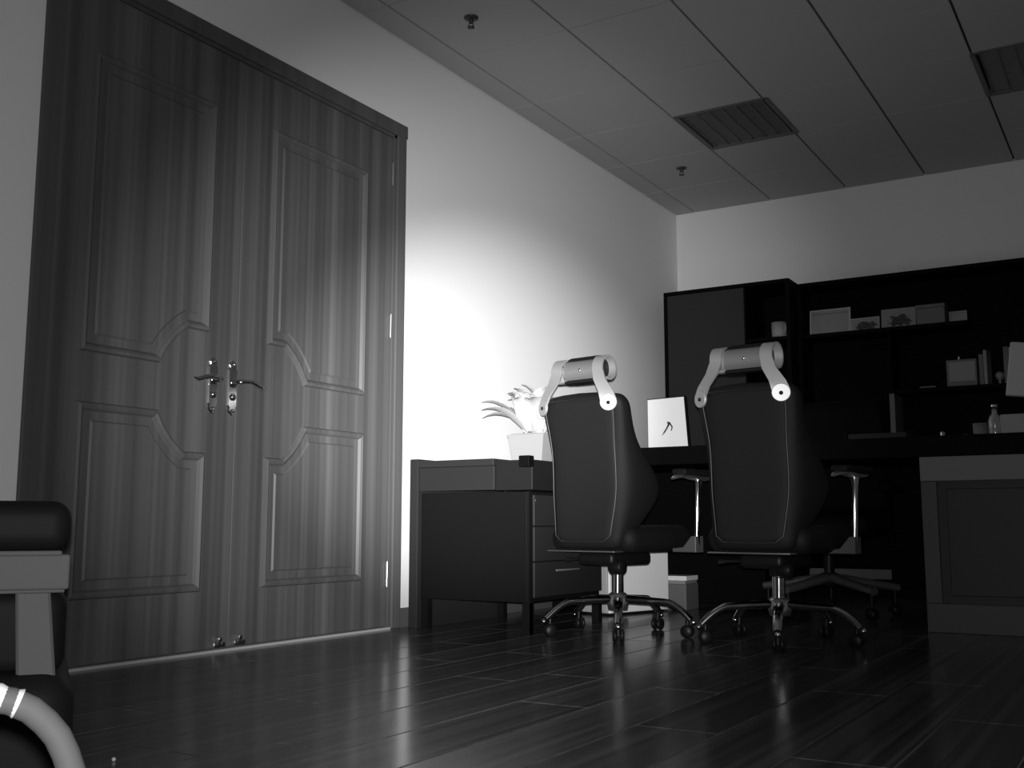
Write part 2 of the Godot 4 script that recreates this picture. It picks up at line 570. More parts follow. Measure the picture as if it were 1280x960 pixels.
func ceiling_light(at: Vector3, sx: float, sz: float, label: String) -> void:
	var t := thing("ceiling_light", label, "ceiling light", at, 0.0, "recessed louvre lights in the ceiling")
	var hx := sx / 2
	var hz := sz / 2
	var fr := mb()
	for s in [-1, 1]:
		box(fr, Vector3(s * hx - 0.012, -0.004, -hz), Vector3(s * hx + 0.012, 0.012, hz))
		box(fr, Vector3(-hx, -0.004, s * hz - 0.012), Vector3(hx, 0.012, s * hz + 0.012))
	obj("rim", fr, M.dim, t)
	var hs := mb()
	box(hs, Vector3(-hx, 0.115, -hz), Vector3(hx, 0.12, hz))
	for s in [-1, 1]:
		box(hs, Vector3(s * hx - 0.004, 0.0, -hz), Vector3(s * hx + 0.004, 0.12, hz))
		box(hs, Vector3(-hx, 0.0, s * hz - 0.004), Vector3(hx, 0.12, s * hz + 0.004))
	obj("housing", hs, M.dim, t)
	for i in 7:
		var x := lerpf(-hx + 0.03, hx - 0.03, i / 6.0)
		var st := mb()
		prism(st, PackedVector2Array([Vector2(x - 0.004, 0.004), Vector2(x + 0.004, 0.004), Vector2(x + 0.012, 0.05), Vector2(x - 0.012, 0.05)]), Vector3.RIGHT, Vector3.UP, Vector3.BACK, -hz + 0.01, hz - 0.01)
		obj("louvre_rail", st, M.louvre, t)
	var blade := mb()
	prism(blade, PackedVector2Array([Vector2(-0.002, 0.006), Vector2(0.002, 0.006), Vector2(0.007, 0.045), Vector2(-0.007, 0.045)]), Vector3.BACK, Vector3.UP, Vector3.RIGHT, -hx + 0.03, hx - 0.03)
	blade.generate_normals()
	var bm := blade.commit()
	for k in 19:
		inst("louvre_blade", bm, M.louvre, t, Vector3(0, 0, lerpf(-hz + 0.03, hz - 0.03, k / 18.0)))
	for i in 3:
		var x := lerpf(-hx + 0.03, hx - 0.03, (i + 0.5) / 3.0)
		obj("fluorescent_tube", tube(mb(), [Vector3(x, 0.08, -hz + 0.02), Vector3(x, 0.08, hz - 0.02)], [0.013], 10), M.tube, t)

func sprinkler(at: Vector3, label: String) -> void:
	var t := thing("sprinkler", label, "sprinkler", at, 0.0, "ceiling sprinklers")
	var e := mb()
	lathe(e, [Vector2(0.034, 0.0), Vector2(0.032, -0.006), Vector2(0.02, -0.012), Vector2(0.012, -0.012)])
	obj("escutcheon", e, M.fitting, t)
	var b := mb()
	lathe(b, [Vector2(0.011, -0.008), Vector2(0.011, -0.022), Vector2(0.006, -0.03), Vector2(0.0, -0.03)], Vector3.ZERO, Basis.IDENTITY, 12)
	for s in [-1, 1]:
		tube(b, [Vector3(s * 0.009, -0.024, 0), Vector3(s * 0.014, -0.036, 0), Vector3(s * 0.004, -0.048, 0)], [0.003], 6)
	obj("body", b, M.fitting, t)
	var d := mb()
	lathe(d, [Vector2(0.0, -0.046), Vector2(0.016, -0.047), Vector2(0.017, -0.049), Vector2(0.0, -0.05)])
	obj("deflector", d, M.fitting, t)

# ---------------------------------------------------------------- chairs
func back_rings(f: Callable, n: int) -> Array:
	var out := []
	for i in n + 1:
		out.append(f.call(float(i) / n))
	return out

func office_chair(at: Vector3, turn: float, base_turn: float, arm_out: float, label: String) -> Node3D:
	var t := thing("office_chair", label, "office chair", at, turn, "high-backed office chairs at the desk")
	# five-armed chrome base
	var hub := mb()
	lathe(hub, [Vector2(0.0, 0.175), Vector2(0.03, 0.175), Vector2(0.042, 0.165), Vector2(0.046, 0.13), Vector2(0.04, 0.105), Vector2(0.0, 0.1)])
	obj("base_hub", hub, M.satin, t)
	for k in 5:
		var an := base_turn + TAU * k / 5.0
		var dir := Vector3(cos(an), 0, sin(an))
		var am := mb()
		var pts := []
		var rr := []
		for i in 13:
			var s := i / 12.0
			var r := 0.03 + 0.28 * s
			var y := 0.148 - 0.012 * s - 0.064 * pow(maxf(0.0, (s - 0.62) / 0.38), 1.7)
			pts.append(dir * r + Vector3.UP * y)
			rr.append(lerpf(0.024, 0.017, s))
		tube(am, pts, rr, 10, Vector3.UP, 0.75)
		obj("base_arm", am, M.chrome, t)
		var ca := mb()
		var side := dir.cross(Vector3.UP)
		var cp := dir * 0.295
		for s in [-1, 1]:
			lathe(ca, [Vector2(0.0, -0.009), Vector2(0.019, -0.009), Vector2(0.026, -0.004), Vector2(0.026, 0.004), Vector2(0.019, 0.009), Vector2(0.0, 0.009)], cp + side * 0.014 * s + Vector3.UP * 0.026, Basis(dir, side, Vector3.UP), 16)
		tube(ca, [cp + Vector3.UP * 0.026 - side * 0.02, cp + Vector3.UP * 0.026 + side * 0.02], [0.006], 8)
		tube(ca, [cp + Vector3.UP * 0.03, cp + Vector3.UP * 0.075], [0.010, 0.008], 8)
		obj("caster", ca, M.plastic, t)
		var cap := mb()
		lathe(cap, [Vector2(0.0, 0.0), Vector2(0.012, 0.0), Vector2(0.011, 0.012), Vector2(0.0, 0.017)], dir * 0.315 + Vector3.UP * 0.062, Basis(dir.cross(Vector3.UP), dir, Vector3.UP), 12)
		obj("end_cap", cap, M.chrome, t)
	var gc := mb()
	tube(gc, [Vector3(0, 0.17, 0), Vector3(0, 0.30, 0)], [0.025], 18)
	obj("gas_column", gc, M.chrome, t)
	var sh := mb()
	tube(sh, [Vector3(0, 0.255, 0), Vector3(0, 0.335, 0)], [0.034], 18)
	rbox(sh, Vector3(-0.09, 0.29, -0.13), Vector3(0.09, 0.345, 0.16), 0.02, 2)
	obj("tilt_mechanism", sh, M.plastic, t)
	var lv := mb()
	tube(lv, [Vector3(-0.08, 0.315, 0.03), Vector3(-0.2, 0.31, 0.04), Vector3(-0.235, 0.305, 0.045)], [0.006, 0.006, 0.011], 8)
	obj("lever", lv, M.plastic, t)
	var kn := mb()
	lathe(kn, [Vector2(0.0, -0.03), Vector2(0.026, -0.03), Vector2(0.03, -0.024), Vector2(0.03, 0.024), Vector2(0.026, 0.03), Vector2(0.0, 0.03)], Vector3(0.085, 0.285, 0.12), Basis(Vector3.FORWARD, PI / 2), 18)
	obj("tension_knob", kn, M.plastic, t)
	# seat
	var se := mb()
	rbox(se, Vector3(-0.215, 0.345, -0.27), Vector3(0.215, 0.455, 0.2), 0.05, 4)
	obj("seat", se, M.leather, t)
	var sr := mb()
	rbox(sr, Vector3(-0.17, 0.347, 0.195), Vector3(0.17, 0.353, 0.262), 0.0025, 1)
	tag(obj("seat_trim", sr, M.satin, t), "thin metal strip under the backrest")
	# backrest: thick shell whose sides run forward as wings
	var yb := 0.362
	var yt := 0.995
	var ring := func(s: float) -> Array:
		var e := 0.09
		var sq := 1.0
		if s < e: sq = sqrt(1.0 - pow((e - s) / e, 2.0))
		if s > 1.0 - e: sq = sqrt(1.0 - pow((s - 1.0 + e) / e, 2.0))
		var y := lerpf(yb, yt, s)
		var bulge := exp(-pow((s - 0.38) / 0.25, 2.0))
		var w := lerpf(0.172, 0.196, smoothstep(0.0, 0.4, s)) + 0.014 * smoothstep(0.6, 0.95, s) - 0.034 * (1.0 - sq)
		var dp := (0.11 + 0.15 * bulge) * lerpf(0.35, 1.0, sq)
		var zr := 0.255 + 0.03 * s - 0.035 * sin(s * PI) - 0.03 * (1.0 - sq)
		var out := []
		for k in 32:
			var a := TAU * k / 32.0
			var cx := signf(cos(a)) * pow(absf(cos(a)), 0.5)
			var cz2 := signf(sin(a)) * pow(absf(sin(a)), 0.5)
			var fwd := (1.0 - cz2) * 0.5
			var zz := zr - dp * fwd
			if cz2 < 0.0 and absf(cx) < 0.85: zz += dp * 0.45 * (-cz2) * (1.0 - cx * cx)
			zz -= 0.012 * cx * cx * (1.0 - fwd)
			out.append(Vector3(cx * (w + 0.05 * bulge * fwd), y - 0.012 * cx * cx * smoothstep(0.8, 1.0, s), zz))
		return out
	var br := mb()
	var rings := []
	for i in 37:
		var s := i / 36.0
		s = 0.5 - 0.5 * cos(s * PI)
		rings.append(ring.call(s))
	loft(br, rings)
	obj("backrest", br, M.leather, t)
	# rear panel with piped edge
	var zat := func(s: float) -> float: return 0.255 + 0.03 * s - 0.035 * sin(s * PI)
	var pr := mb()
	var prings := []
	var edge := []
	for i in 25:
		var s := lerpf(0.045, 0.955, i / 24.0)
		var w := lerpf(0.172, 0.196, smoothstep(0.0, 0.4, s)) + 0.014 * smoothstep(0.6, 0.95, s) - 0.036
		var q := absf(s - 0.5) / 0.455
		if q > 0.9: w -= 0.03 * (1.0 - sqrt(1.0 - pow((q - 0.9) / 0.1, 2.0)))
		var row := []
		var y := lerpf(yb, yt, s)
		for k in 14:
			var a := TAU * k / 14.0
			var cx := signf(cos(a)) * pow(absf(cos(a)), 0.6)
			row.append(Vector3(cx * w, y, zat.call(s) - 0.006 + sin(a) * 0.009 - 0.006 * cx * cx))
		prings.append(row)
		edge.append([w, y, zat.call(s)])
	loft(pr, prings)
	obj("back_panel", pr, M.leather_panel, t)
	var loop := []
	for e in edge: loop.append(Vector3(e[0], e[1], e[2] - 0.007))
	for i in range(edge.size() - 1, -1, -1): loop.append(Vector3(-edge[i][0], edge[i][1], edge[i][2] - 0.007))
	loop.append(loop[0])
	obj("piping", tube(mb(), loop, [0.0032], 6, Vector3.BACK), M.piping, t)
	# headrest: two straps that rise from the shell's corners, fold forward and curl round
	var path := []
	path.append(Vector2(0.283, 0.925))
	path.append(Vector2(0.284, 0.955))
	path.append(Vector2(0.282, 0.99))
	path.append(Vector2(0.276, 1.04))
	path.append(Vector2(0.270, 1.085))
	var cc := Vector2(0.222, 1.095)
	for i in 17:
		var a := lerpf(-0.1, PI * 1.62, i / 16.0)
		path.append(cc + Vector2(cos(a), sin(a)) * 0.048)
	var hr: Node3D = null
	for s in [-1, 1]:
		var xs := []
		var hw := []
		var tws := []
		for i in path.size():
			var q := clampf((path[i].y - 0.95) / 0.13, 0.0, 1.0)
			if i > 4: q = 1.0
			xs.append(s * lerpf(0.168, 0.106, smoothstep(0.0, 1.0, q)))
			hw.append(lerpf(0.034, 0.025, q) if i > 0 else 0.022)
			tws.append(s * lerpf(0.42, 0.0, smoothstep(0.0, 1.0, q)))
		var hs := mb()
		strap(hs, path, xs, hw, 0.008, tws)
		# round foot of the strap
		var foot := PackedVector2Array()
		var fb := Basis(Vector3.UP, s * 0.42)
		var fo := Vector3(s * 0.168, 0.943, 0.283)
		for k in 28: foot.append(Vector2(cos(TAU * k / 28.0) * 0.035 + fo.dot(fb.x), sin(TAU * k / 28.0) * 0.034 + fo.y))
		prism(hs, foot, fb.x, Vector3.UP, fb.z, fo.dot(fb.z) - 0.003, fo.dot(fb.z) + 0.006, 0.002)
		var hm := obj("headrest_strap", hs, M.alu_light, t)
		tag(hm, "pale metal headrest strap")
		var sc := mb()
		lathe(sc, [Vector2(0.0, 0.0), Vector2(0.008, 0.0), Vector2(0.007, 0.003), Vector2(0.0, 0.004)], Vector3(s * 0.168, 0.941, 0.283) + fb * Vector3.BACK * 0.0065, fb * Basis(Vector3.RIGHT, PI / 2), 12)
		obj("screw", sc, M.plastic, hm)
	var hp := mb()
	var hpath := []
	var hx := []
	var hh := []
	for i in 13:
		var a := lerpf(-1.0, PI * 0.85, i / 12.0)
		hpath.append(cc + Vector2(cos(a), sin(a)) * 0.042 + Vector2(-0.001, -0.004))
		hx.append(0.0)
		hh.append(0.076)
	strap(hp, hpath, hx, hh, 0.006)
	var sl := obj("headrest_shell", hp, M.shell, t)
	tag(sl, "grey metal headrest shell")
	var ss := mb()
	lathe(ss, [Vector2(0.0, 0.0), Vector2(0.007, 0.0), Vector2(0.006, 0.003), Vector2(0.0, 0.004)], Vector3(0.01, 1.09, 0.266), Basis(Vector3.RIGHT, PI / 2), 12)
	obj("screw", ss, M.chrome, sl)
	var cu := mb()
	rbox(cu, Vector3(-0.098, 1.042, 0.155), Vector3(0.098, 1.153, 0.235), 0.03, 3)
	rbox(cu, Vector3(-0.078, 1.038, 0.215), Vector3(0.078, 1.05, 0.257), 0.005, 2)
	obj("headrest_cushion", cu, M.leather, t)
	# armrests: the left one pushed inwards
	for s in [-1, 1]:
		var o := 0.238 if s < 0 else arm_out
		var zo := -0.10
		var ps := mb()
		tube(ps, [Vector3(s * o, 0.375, zo), Vector3(s * (o + 0.003), 0.45, zo), Vector3(s * (o + 0.007), 0.55, zo), Vector3(s * (o + 0.009), 0.62, zo - 0.005), Vector3(s * (o + 0.003), 0.645, zo - 0.012)], [0.013, 0.013, 0.013, 0.015, 0.02], 12, Vector3.BACK)
		obj("arm_post", ps, M.chrome, t)
		var bk := mb()
		prism(bk, PackedVector2Array([Vector2(o - 0.1, 0.345), Vector2(o + 0.012, 0.345), Vector2(o + 0.012, 0.41), Vector2(o - 0.01, 0.41), Vector2(o - 0.05, 0.365), Vector2(o - 0.1, 0.36)]), Vector3.RIGHT * s, Vector3.UP, Vector3.BACK, zo - 0.03, zo + 0.03, 0.003)
		obj("arm_bracket", bk, M.alu, t)
		var wg := mb()
		tube(wg, [Vector3(s * (o + 0.003), 0.652, zo - 0.12), Vector3(s * (o + 0.003), 0.645, zo - 0.06), Vector3(s * (o + 0.003), 0.648, zo + 0.02), Vector3(s * (o + 0.001), 0.655, zo + 0.08), Vector3(s * (o - 0.003), 0.650, zo + 0.135), Vector3(s * (o - 0.008), 0.640, zo + 0.16)], [0.02, 0.028, 0.03, 0.028, 0.024, 0.012], 10, Vector3.UP, 0.3)
		obj("arm_support", wg, M.satin, t)
		var pd := mb()
		rbox(pd, Vector3(s * o - 0.034, 0.655, zo - 0.15), Vector3(s * o + 0.034, 0.682, zo + 0.13), 0.012, 3)
		obj("arm_pad", pd, M.leather, t)
	return t

func executive_chair(at: Vector3) -> void:
	var t := thing("executive_chair", "black high-backed chair behind the long desk, on a grey star base", "office chair", at, 0.0)
	var b := mb()
	lathe(b, [Vector2(0.0, 0.215), Vector2(0.04, 0.215), Vector2(0.045, 0.15), Vector2(0.0, 0.14)])
	obj("base_hub", b, M.plastic, t)
	for k in 5:
		var an := 0.70 + TAU * k / 5.0
		var dir := Vector3(cos(an), 0, sin(an))
		var am := mb()
		var pts := []
		for i in 7:
			var s := i / 6.0
			pts.append(dir * (0.03 + 0.32 * s) + Vector3.UP * (0.19 - 0.05 * s))
		tube(am, pts, [0.03, 0.03, 0.029, 0.028, 0.027, 0.026, 0.024], 10, Vector3.UP, 0.8)
		tag(obj("base_arm", am, M.alu, t), "grey base arm")
		var ca := mb()
		var side := dir.cross(Vector3.UP)
		lathe(ca, [Vector2(0.0, -0.022), Vector2(0.028, -0.02), Vector2(0.032, 0.0), Vector2(0.028, 0.02), Vector2(0.0, 0.022)], dir * 0.33 + Vector3.UP * 0.032, Basis(dir, side, Vector3.UP), 14)
		tube(ca, [dir * 0.33 + Vector3.UP * 0.04, dir * 0.33 + Vector3.UP * 0.135], [0.009], 8)
		obj("caster", ca, M.plastic, t)
	obj("gas_column", tube(mb(), [Vector3(0, 0.2, 0), Vector3(0, 0.42, 0)], [0.026], 14), M.plastic, t)
	obj("seat", rbox(mb(), Vector3(-0.27, 0.4, -0.25), Vector3(0.27, 0.52, 0.25), 0.05, 3), M.black, t)
	obj("backrest", rbox(mb(), Vector3(-0.27, 0.5, -0.36), Vector3(0.27, 1.12, -0.22), 0.065, 4), M.black, t)
	for s in [-1, 1]:
		obj("arm_rest", rbox(mb(), Vector3(s * 0.31 - 0.035, 0.62, -0.28), Vector3(s * 0.31 + 0.035, 0.67, 0.1), 0.02, 3), M.black, t)
		obj("arm_post", tube(mb(), [Vector3(s * 0.25, 0.45, -0.05), Vector3(s * 0.31, 0.46, -0.05), Vector3(s * 0.31, 0.63, -0.05)], [0.016], 8), M.black, t)

func lounge_chair() -> void:
	# low chair close to the camera; x runs along its arm towards the free end, z towards the camera
	var t := thing("lounge_chair", "low black chair with padded armrest on a grey frame, before the left door", "chair", Vector3(1.425, 0, 6.118), 0.963)
	for z in [0.0, -0.62]:
		obj("arm_pad", rbox(mb(), Vector3(-0.56, 0.412, z - 0.05), Vector3(0.002, 0.493, z + 0.05), 0.03, 4), M.leather, t)
		var fr := mb()
		rbox(fr, Vector3(-0.55, 0.352, z - 0.03), Vector3(0.003, 0.408, z + 0.035), 0.005, 2)
		rbox(fr, Vector3(-0.545, 0.347, z - 0.022), Vector3(-0.003, 0.353, z + 0.030), 0.0025, 1)
		rbox(fr, Vector3(-0.55, 0.406, z - 0.03), Vector3(-0.010, 0.414, z + 0.038), 0.003, 1)
		obj("arm_rail", fr, M.arm_frame, t)
		var po := mb()
		prism(po, PackedVector2Array([Vector2(-0.075, 0.35), Vector2(-0.024, 0.35), Vector2(-0.008, 0.2), Vector2(-0.066, 0.2)]), Vector3.RIGHT, Vector3.UP, Vector3.BACK, z - 0.015, z + 0.022, 0.004)
		obj("arm_post", po, M.arm_frame, t)
		po = mb()
		prism(po, PackedVector2Array([Vector2(-0.50, 0.35), Vector2(-0.44, 0.35), Vector2(-0.45, 0.2), Vector2(-0.51, 0.2)]), Vector3.RIGHT, Vector3.UP, Vector3.BACK, z - 0.015, z + 0.022, 0.004)
		obj("arm_post", po, M.arm_frame, t)
	obj("seat_cushion", rbox(mb(), Vector3(-0.52, 0.21, -0.59), Vector3(0.004, 0.35, -0.03), 0.03, 3), M.leather, t)
	obj("base", rbox(mb(), Vector3(-0.6, 0.0, -0.68), Vector3(0.02, 0.222, 0.06), 0.05, 4), M.leather_panel, t)
	obj("backrest", rbox(mb(), Vector3(-0.68, 0.2, -0.6), Vector3(-0.5, 0.8, -0.02), 0.06, 4), M.leather, t)

func arched_cable() -> void:  # camera's power cable, enlarged and moved off so the lamp leaves it grey
	var t := thing("cable", "grey flexible hose of the camera, drawn thicker and farther off, white ribbed sleeve on top", "cable")
	var key := [Vector3(1.93, 0.013, 6.98), Vector3(1.97, 0.12, 6.93), Vector3(2.06, 0.275, 6.83), Vector3(2.12, 0.316, 6.77), Vector3(2.167, 0.318, 6.715), Vector3(2.186, 0.296, 6.685), Vector3(2.197, 0.261, 6.670), Vector3(2.207, 0.19, 6.655), Vector3(2.215, 0.08, 6.64), Vector3(2.24, 0.02, 6.60), Vector3(2.33, 0.0125, 6.5)]
	var cv := Curve3D.new()
	for i in key.size():
		var d: Vector3 = (key[mini(i + 1, key.size() - 1)] - key[maxi(i - 1, 0)]) / 6.0
		cv.add_point(key[i], -d, d)
	var L := cv.get_baked_length()
	var pts := []
	for i in 61: pts.append(cv.sample_baked(L * i / 60.0, true))
	obj("cable_body", tube(mb(), pts, [0.0108], 16), M.cable, t)
	var sp := []
	var sr := []
	var l0 := cv.get_closest_offset(key[2])
	var l1 := cv.get_closest_offset(key[4]) + 0.012
	for i in 41:
		sp.append(cv.sample_baked(lerpf(l0, l1, i / 40.0), true))
		sr.append(0.0150 - (0.0022 if i % 5 > 2 else 0.0) - 0.003 * i / 40.0)
	tag(obj("sleeve", tube(mb(), sp, sr, 18), M.sleeve, t), "bright white ribbed sleeve")

# ---------------------------------------------------------------- furniture
func desk_return() -> void:
	var t := thing("side_desk", "dark side desk against the white wall beside the door, drawers facing the chairs", "desk", Vector3.ZERO)
	obj("side_panel", rbox(mb(), Vector3(0.056, 0.0, 2.62), Vector3(0.102, 0.752, 3.362), 0.003, 1, true), M.desk, t)
	obj("top", rbox(mb(), Vector3(0.1025, 0.712, 2.62), Vector3(0.505, 0.742, 3.362), 0.003, 1, true), M.desk, t)
	tag(obj("apron", rbox(mb(), Vector3(0.103, 0.606, 3.32), Vector3(0.505, 0.7115, 3.356), 0.003, 1, true), M.desk_light, t), "lighter grey apron board")
	obj("top", rbox(mb(), Vector3(0.5065, 0.604, 2.62), Vector3(0.69, 0.733, 3.345), 0.003, 1, true), M.desk_mid, t)
	obj("edge_block", rbox(mb(), Vector3(0.648, 0.700, 3.3455), Vector3(0.70, 0.748, 3.39), 0.004, 1, true), M.black, t)
	# pedestal on legs
	obj("pedestal_body", rbox(mb(), Vector3(0.103, 0.13, 2.66), Vector3(0.657, 0.598, 3.335), 0.003, 1, true), M.desk_dark, t)
	for x in [0.108, 0.634]:
		for z in [2.66, 3.30]:
			obj("leg", box(mb(), Vector3(x, 0.0, z), Vector3(x + 0.036, 0.1295, z + 0.036)), M.desk_dark, t)
	obj("corner_post", box(mb(), Vector3(0.6575, 0.0, 3.31), Vector3(0.670, 0.598, 3.337)), M.desk_dark, t)
	var ys := [0.148, 0.30, 0.45, 0.586]
	for k in 3:
		var d := obj("drawer", rbox(mb(), Vector3(0.6575, ys[k] + 0.002, 2.67), Vector3(0.676, ys[k + 1] - 0.002, 3.305), 0.003, 1, true), M.desk_light, t)
		obj("drawer_handle", rbox(mb(), Vector3(0.6755, ys[k + 1] - 0.045, 2.9), Vector3(0.681, ys[k + 1] - 0.037, 3.12), 0.002, 1), M.dim, d)
	var kn := mb()
	lathe(kn, [Vector2(0.0, 0.006), Vector2(0.004, 0.005), Vector2(0.005, 0.0), Vector2(0.0, 0.0)], Vector3(0.676, 0.56, 3.295), Basis(Vector3.BACK, -PI / 2), 10)
	tag(obj("lock", kn, M.chrome, t), "small shiny lock")

func planter() -> void:
	var t := thing("potted_plant", "pale leafy plant in a white square pot on the side desk", "plant", Vector3(0.44, 0.7425, 2.92))
	var p := mb()
	var out := []
	for q in [[0.0, 0.078], [0.115, 0.094], [0.135, 0.1]]:
		var h: float = q[1]
		var y: float = q[0]
		out.append([Vector3(-h, y, -h * 0.8), Vector3(h, y, -h * 0.8), Vector3(h, y, h * 0.8), Vector3(-h, y, h * 0.8)])
	p.set_smooth_group(-1)
	for i in 2:
		for k in 4:
			var m: Vector3 = out[0][k] + out[0][(k + 1) % 4]
			quad(p, out[i][k], out[i][(k + 1) % 4], out[i + 1][(k + 1) % 4], out[i + 1][k], Vector3(m.x, 0, m.z))
	quad(p, out[0][0], out[0][1], out[0][2], out[0][3], Vector3.DOWN)
	quad(p, out[2][0], out[2][1], out[2][2], out[2][3], Vector3.UP)
	t.position.x = 0.45
	obj("pot", p, M.pot, t)
	obj("soil", box(mb(), Vector3(-0.085, 0.134, -0.068), Vector3(0.085, 0.138, 0.068)), M.soil, t)
	var meshes := []
	for v in 4:
		var st := mb()
		var L := 0.15 + 0.03 * v
		var pts := []
		for i in 9:
			var s := i / 8.0
			pts.append(Vector3(L * s * (0.75 + 0.1 * v) , 0.16 * sin(s * 1.9) * (1.05 - 0.1 * v) - 0.02 * s, 0))
		for i in 8:
			var w0 := 0.042 * sin(PI * (0.04 + 0.96 * i / 8.0))
			var w1 := 0.042 * sin(PI * (0.04 + 0.96 * (i + 1) / 8.0))
			for sg in [-1.0, 1.0]:
				var a: Vector3 = pts[i]
				var b: Vector3 = pts[i + 1]
				quad(st, a, b, b + Vector3(0, 0.35 * w1, sg * w1), a + Vector3(0, 0.35 * w0, sg * w0), Vector3.UP)
				quad(st, a + Vector3.DOWN * 0.0012, b + Vector3.DOWN * 0.0012, b + Vector3(0, 0.35 * w1 - 0.0012, sg * w1), a + Vector3(0, 0.35 * w0 - 0.0012, sg * w0), Vector3.DOWN)
		st.generate_normals()
		meshes.append(st.commit())
	for k in 34:
		var l := inst("leaf", meshes[k % 4], M.leaf, t, Vector3(rng.randf_range(-0.05, 0.05), 0.135 + 0.015 * (k % 3), rng.randf_range(-0.04, 0.04)))
		l.rotation = Vector3(0, rng.randf() * TAU, rng.randf_range(-0.1, 0.75))

func long_desk() -> void:
	var t := thing("executive_desk", "long black desk with thick top and panelled pedestal, in front of the dark bookcase", "desk", Vector3.ZERO)
	obj("top", rbox(mb(), Vector3(0.16, 0.752, 1.55), Vector3(3.0, 0.842, 2.35), 0.004, 1, true), M.black, t)
	# panelled front on the right
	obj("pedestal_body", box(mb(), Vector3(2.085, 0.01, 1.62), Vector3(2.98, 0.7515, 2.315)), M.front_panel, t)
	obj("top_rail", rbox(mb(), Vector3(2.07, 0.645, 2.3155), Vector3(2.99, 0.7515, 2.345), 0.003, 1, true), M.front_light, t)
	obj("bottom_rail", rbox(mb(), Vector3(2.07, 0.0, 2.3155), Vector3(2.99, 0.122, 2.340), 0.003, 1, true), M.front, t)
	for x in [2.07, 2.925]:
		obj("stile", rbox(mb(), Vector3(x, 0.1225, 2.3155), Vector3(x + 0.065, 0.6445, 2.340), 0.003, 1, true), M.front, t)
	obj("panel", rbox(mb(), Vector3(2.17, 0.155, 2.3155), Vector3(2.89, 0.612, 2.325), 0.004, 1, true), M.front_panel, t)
	# left support, back screen, foot rail
	obj("end_panel", box(mb(), Vector3(0.2, 0.0, 1.6), Vector3(0.24, 0.7515, 2.3)), M.black, t)

	obj("back_screen", box(mb(), Vector3(0.241, 0.03, 1.57), Vector3(1.12, 0.7515, 1.595)), M.black, t)
	var c := thing("computer_tower", "white computer tower standing on the floor under the long desk", "computer", Vector3(0.52, 0.0, 2.08), -0.28)
	obj("case", rbox(mb(), Vector3(-0.1, 0.012, -0.235), Vector3(0.1, 0.44, 0.235), 0.006, 2, true), M.white, c)
	obj("front_bezel", rbox(mb(), Vector3(-0.095, 0.016, 0.236), Vector3(0.095, 0.436, 0.25), 0.005, 1, true), M.paper_grey, c)
	for s in [-1, 1]:
		for z in [-0.18, 0.18]:
			obj("foot", box(mb(), Vector3(s * 0.07 - 0.02, 0.0, z - 0.02), Vector3(s * 0.07 + 0.02, 0.0118, z + 0.02)), M.plastic, c)
	var ps := thing("paper_stack", "grey carton with loose papers on it, on the floor under the long desk", "carton", Vector3(0.58, 0.0, 1.72))
	obj("box", rbox(mb(), Vector3(-0.2, 0.0, -0.09), Vector3(0.17, 0.14, 0.09), 0.004, 1, true), M.dim, ps)
	obj("paper", box(mb(), Vector3(-0.19, 0.1405, -0.08), Vector3(0.165, 0.158, 0.085)), M.mid, ps)
	obj("paper", box(mb(), Vector3(-0.18, 0.1585, -0.085), Vector3(0.17, 0.182, 0.08)), M.paper, ps)

func sign_card() -> void:
	var t := thing("card_stand", "white upright card with a small dark brush mark, standing on the long desk", "card", Vector3(0.852, 0.8425, 2.26), 0.06)
	var lean := Basis(Vector3.RIGHT, -0.12)
	var st := mb()
	st.set_smooth_group(-1)
	var poly := PackedVector2Array([Vector2(-0.104, 0.0), Vector2(0.106, 0.002), Vector2(0.078, 0.262), Vector2(-0.116, 0.255)])
	prism(st, poly, lean * Vector3.RIGHT, lean * Vector3.UP, lean * Vector3.BACK, -0.004, 0.0)
	obj("card", st, M.paper, t)
	var ink := mb()
	for s in [
		[Vector2(-0.008, 0.135), Vector2(0.002, 0.136), Vector2(0.012, 0.130), Vector2(0.008, 0.122), Vector2(-0.005, 0.124)],
		[Vector2(-0.002, 0.126), Vector2(0.008, 0.122), Vector2(-0.006, 0.098), Vector2(-0.014, 0.084), Vector2(-0.034, 0.062), Vector2(-0.024, 0.084), Vector2(-0.012, 0.102)],
		[Vector2(0.004, 0.126), Vector2(0.012, 0.126), Vector2(0.024, 0.108), Vector2(0.018, 0.088), Vector2(0.013, 0.088), Vector2(0.017, 0.106)]]:
		prism(ink, PackedVector2Array(s), lean * Vector3.RIGHT, lean * Vector3.UP, lean * Vector3.BACK, 0.0002, 0.0008)
	tag(obj("printed_mark", ink, M.ink, t), "small dark brush mark")
	var fr := mb()
	prism(fr, PackedVector2Array([Vector2(0.107, -0.002), Vector2(0.118, 0.0), Vector2(0.09, 0.266), Vector2(-0.118, 0.259), Vector2(-0.117, 0.256), Vector2(0.079, 0.263)]), lean * Vector3.RIGHT, lean * Vector3.UP, lean * Vector3.BACK, -0.012, 0.001)
	obj("dark_edge", fr, M.black, t)
	var ft := mb()
	prism(ft, PackedVector2Array([Vector2(0.0, 0.0), Vector2(-0.1, 0.0), Vector2(-0.036, 0.2), Vector2(-0.028, 0.2)]), Vector3.BACK, Vector3.UP, Vector3.RIGHT, -0.03, 0.03)
	obj("prop", ft, M.black, t)

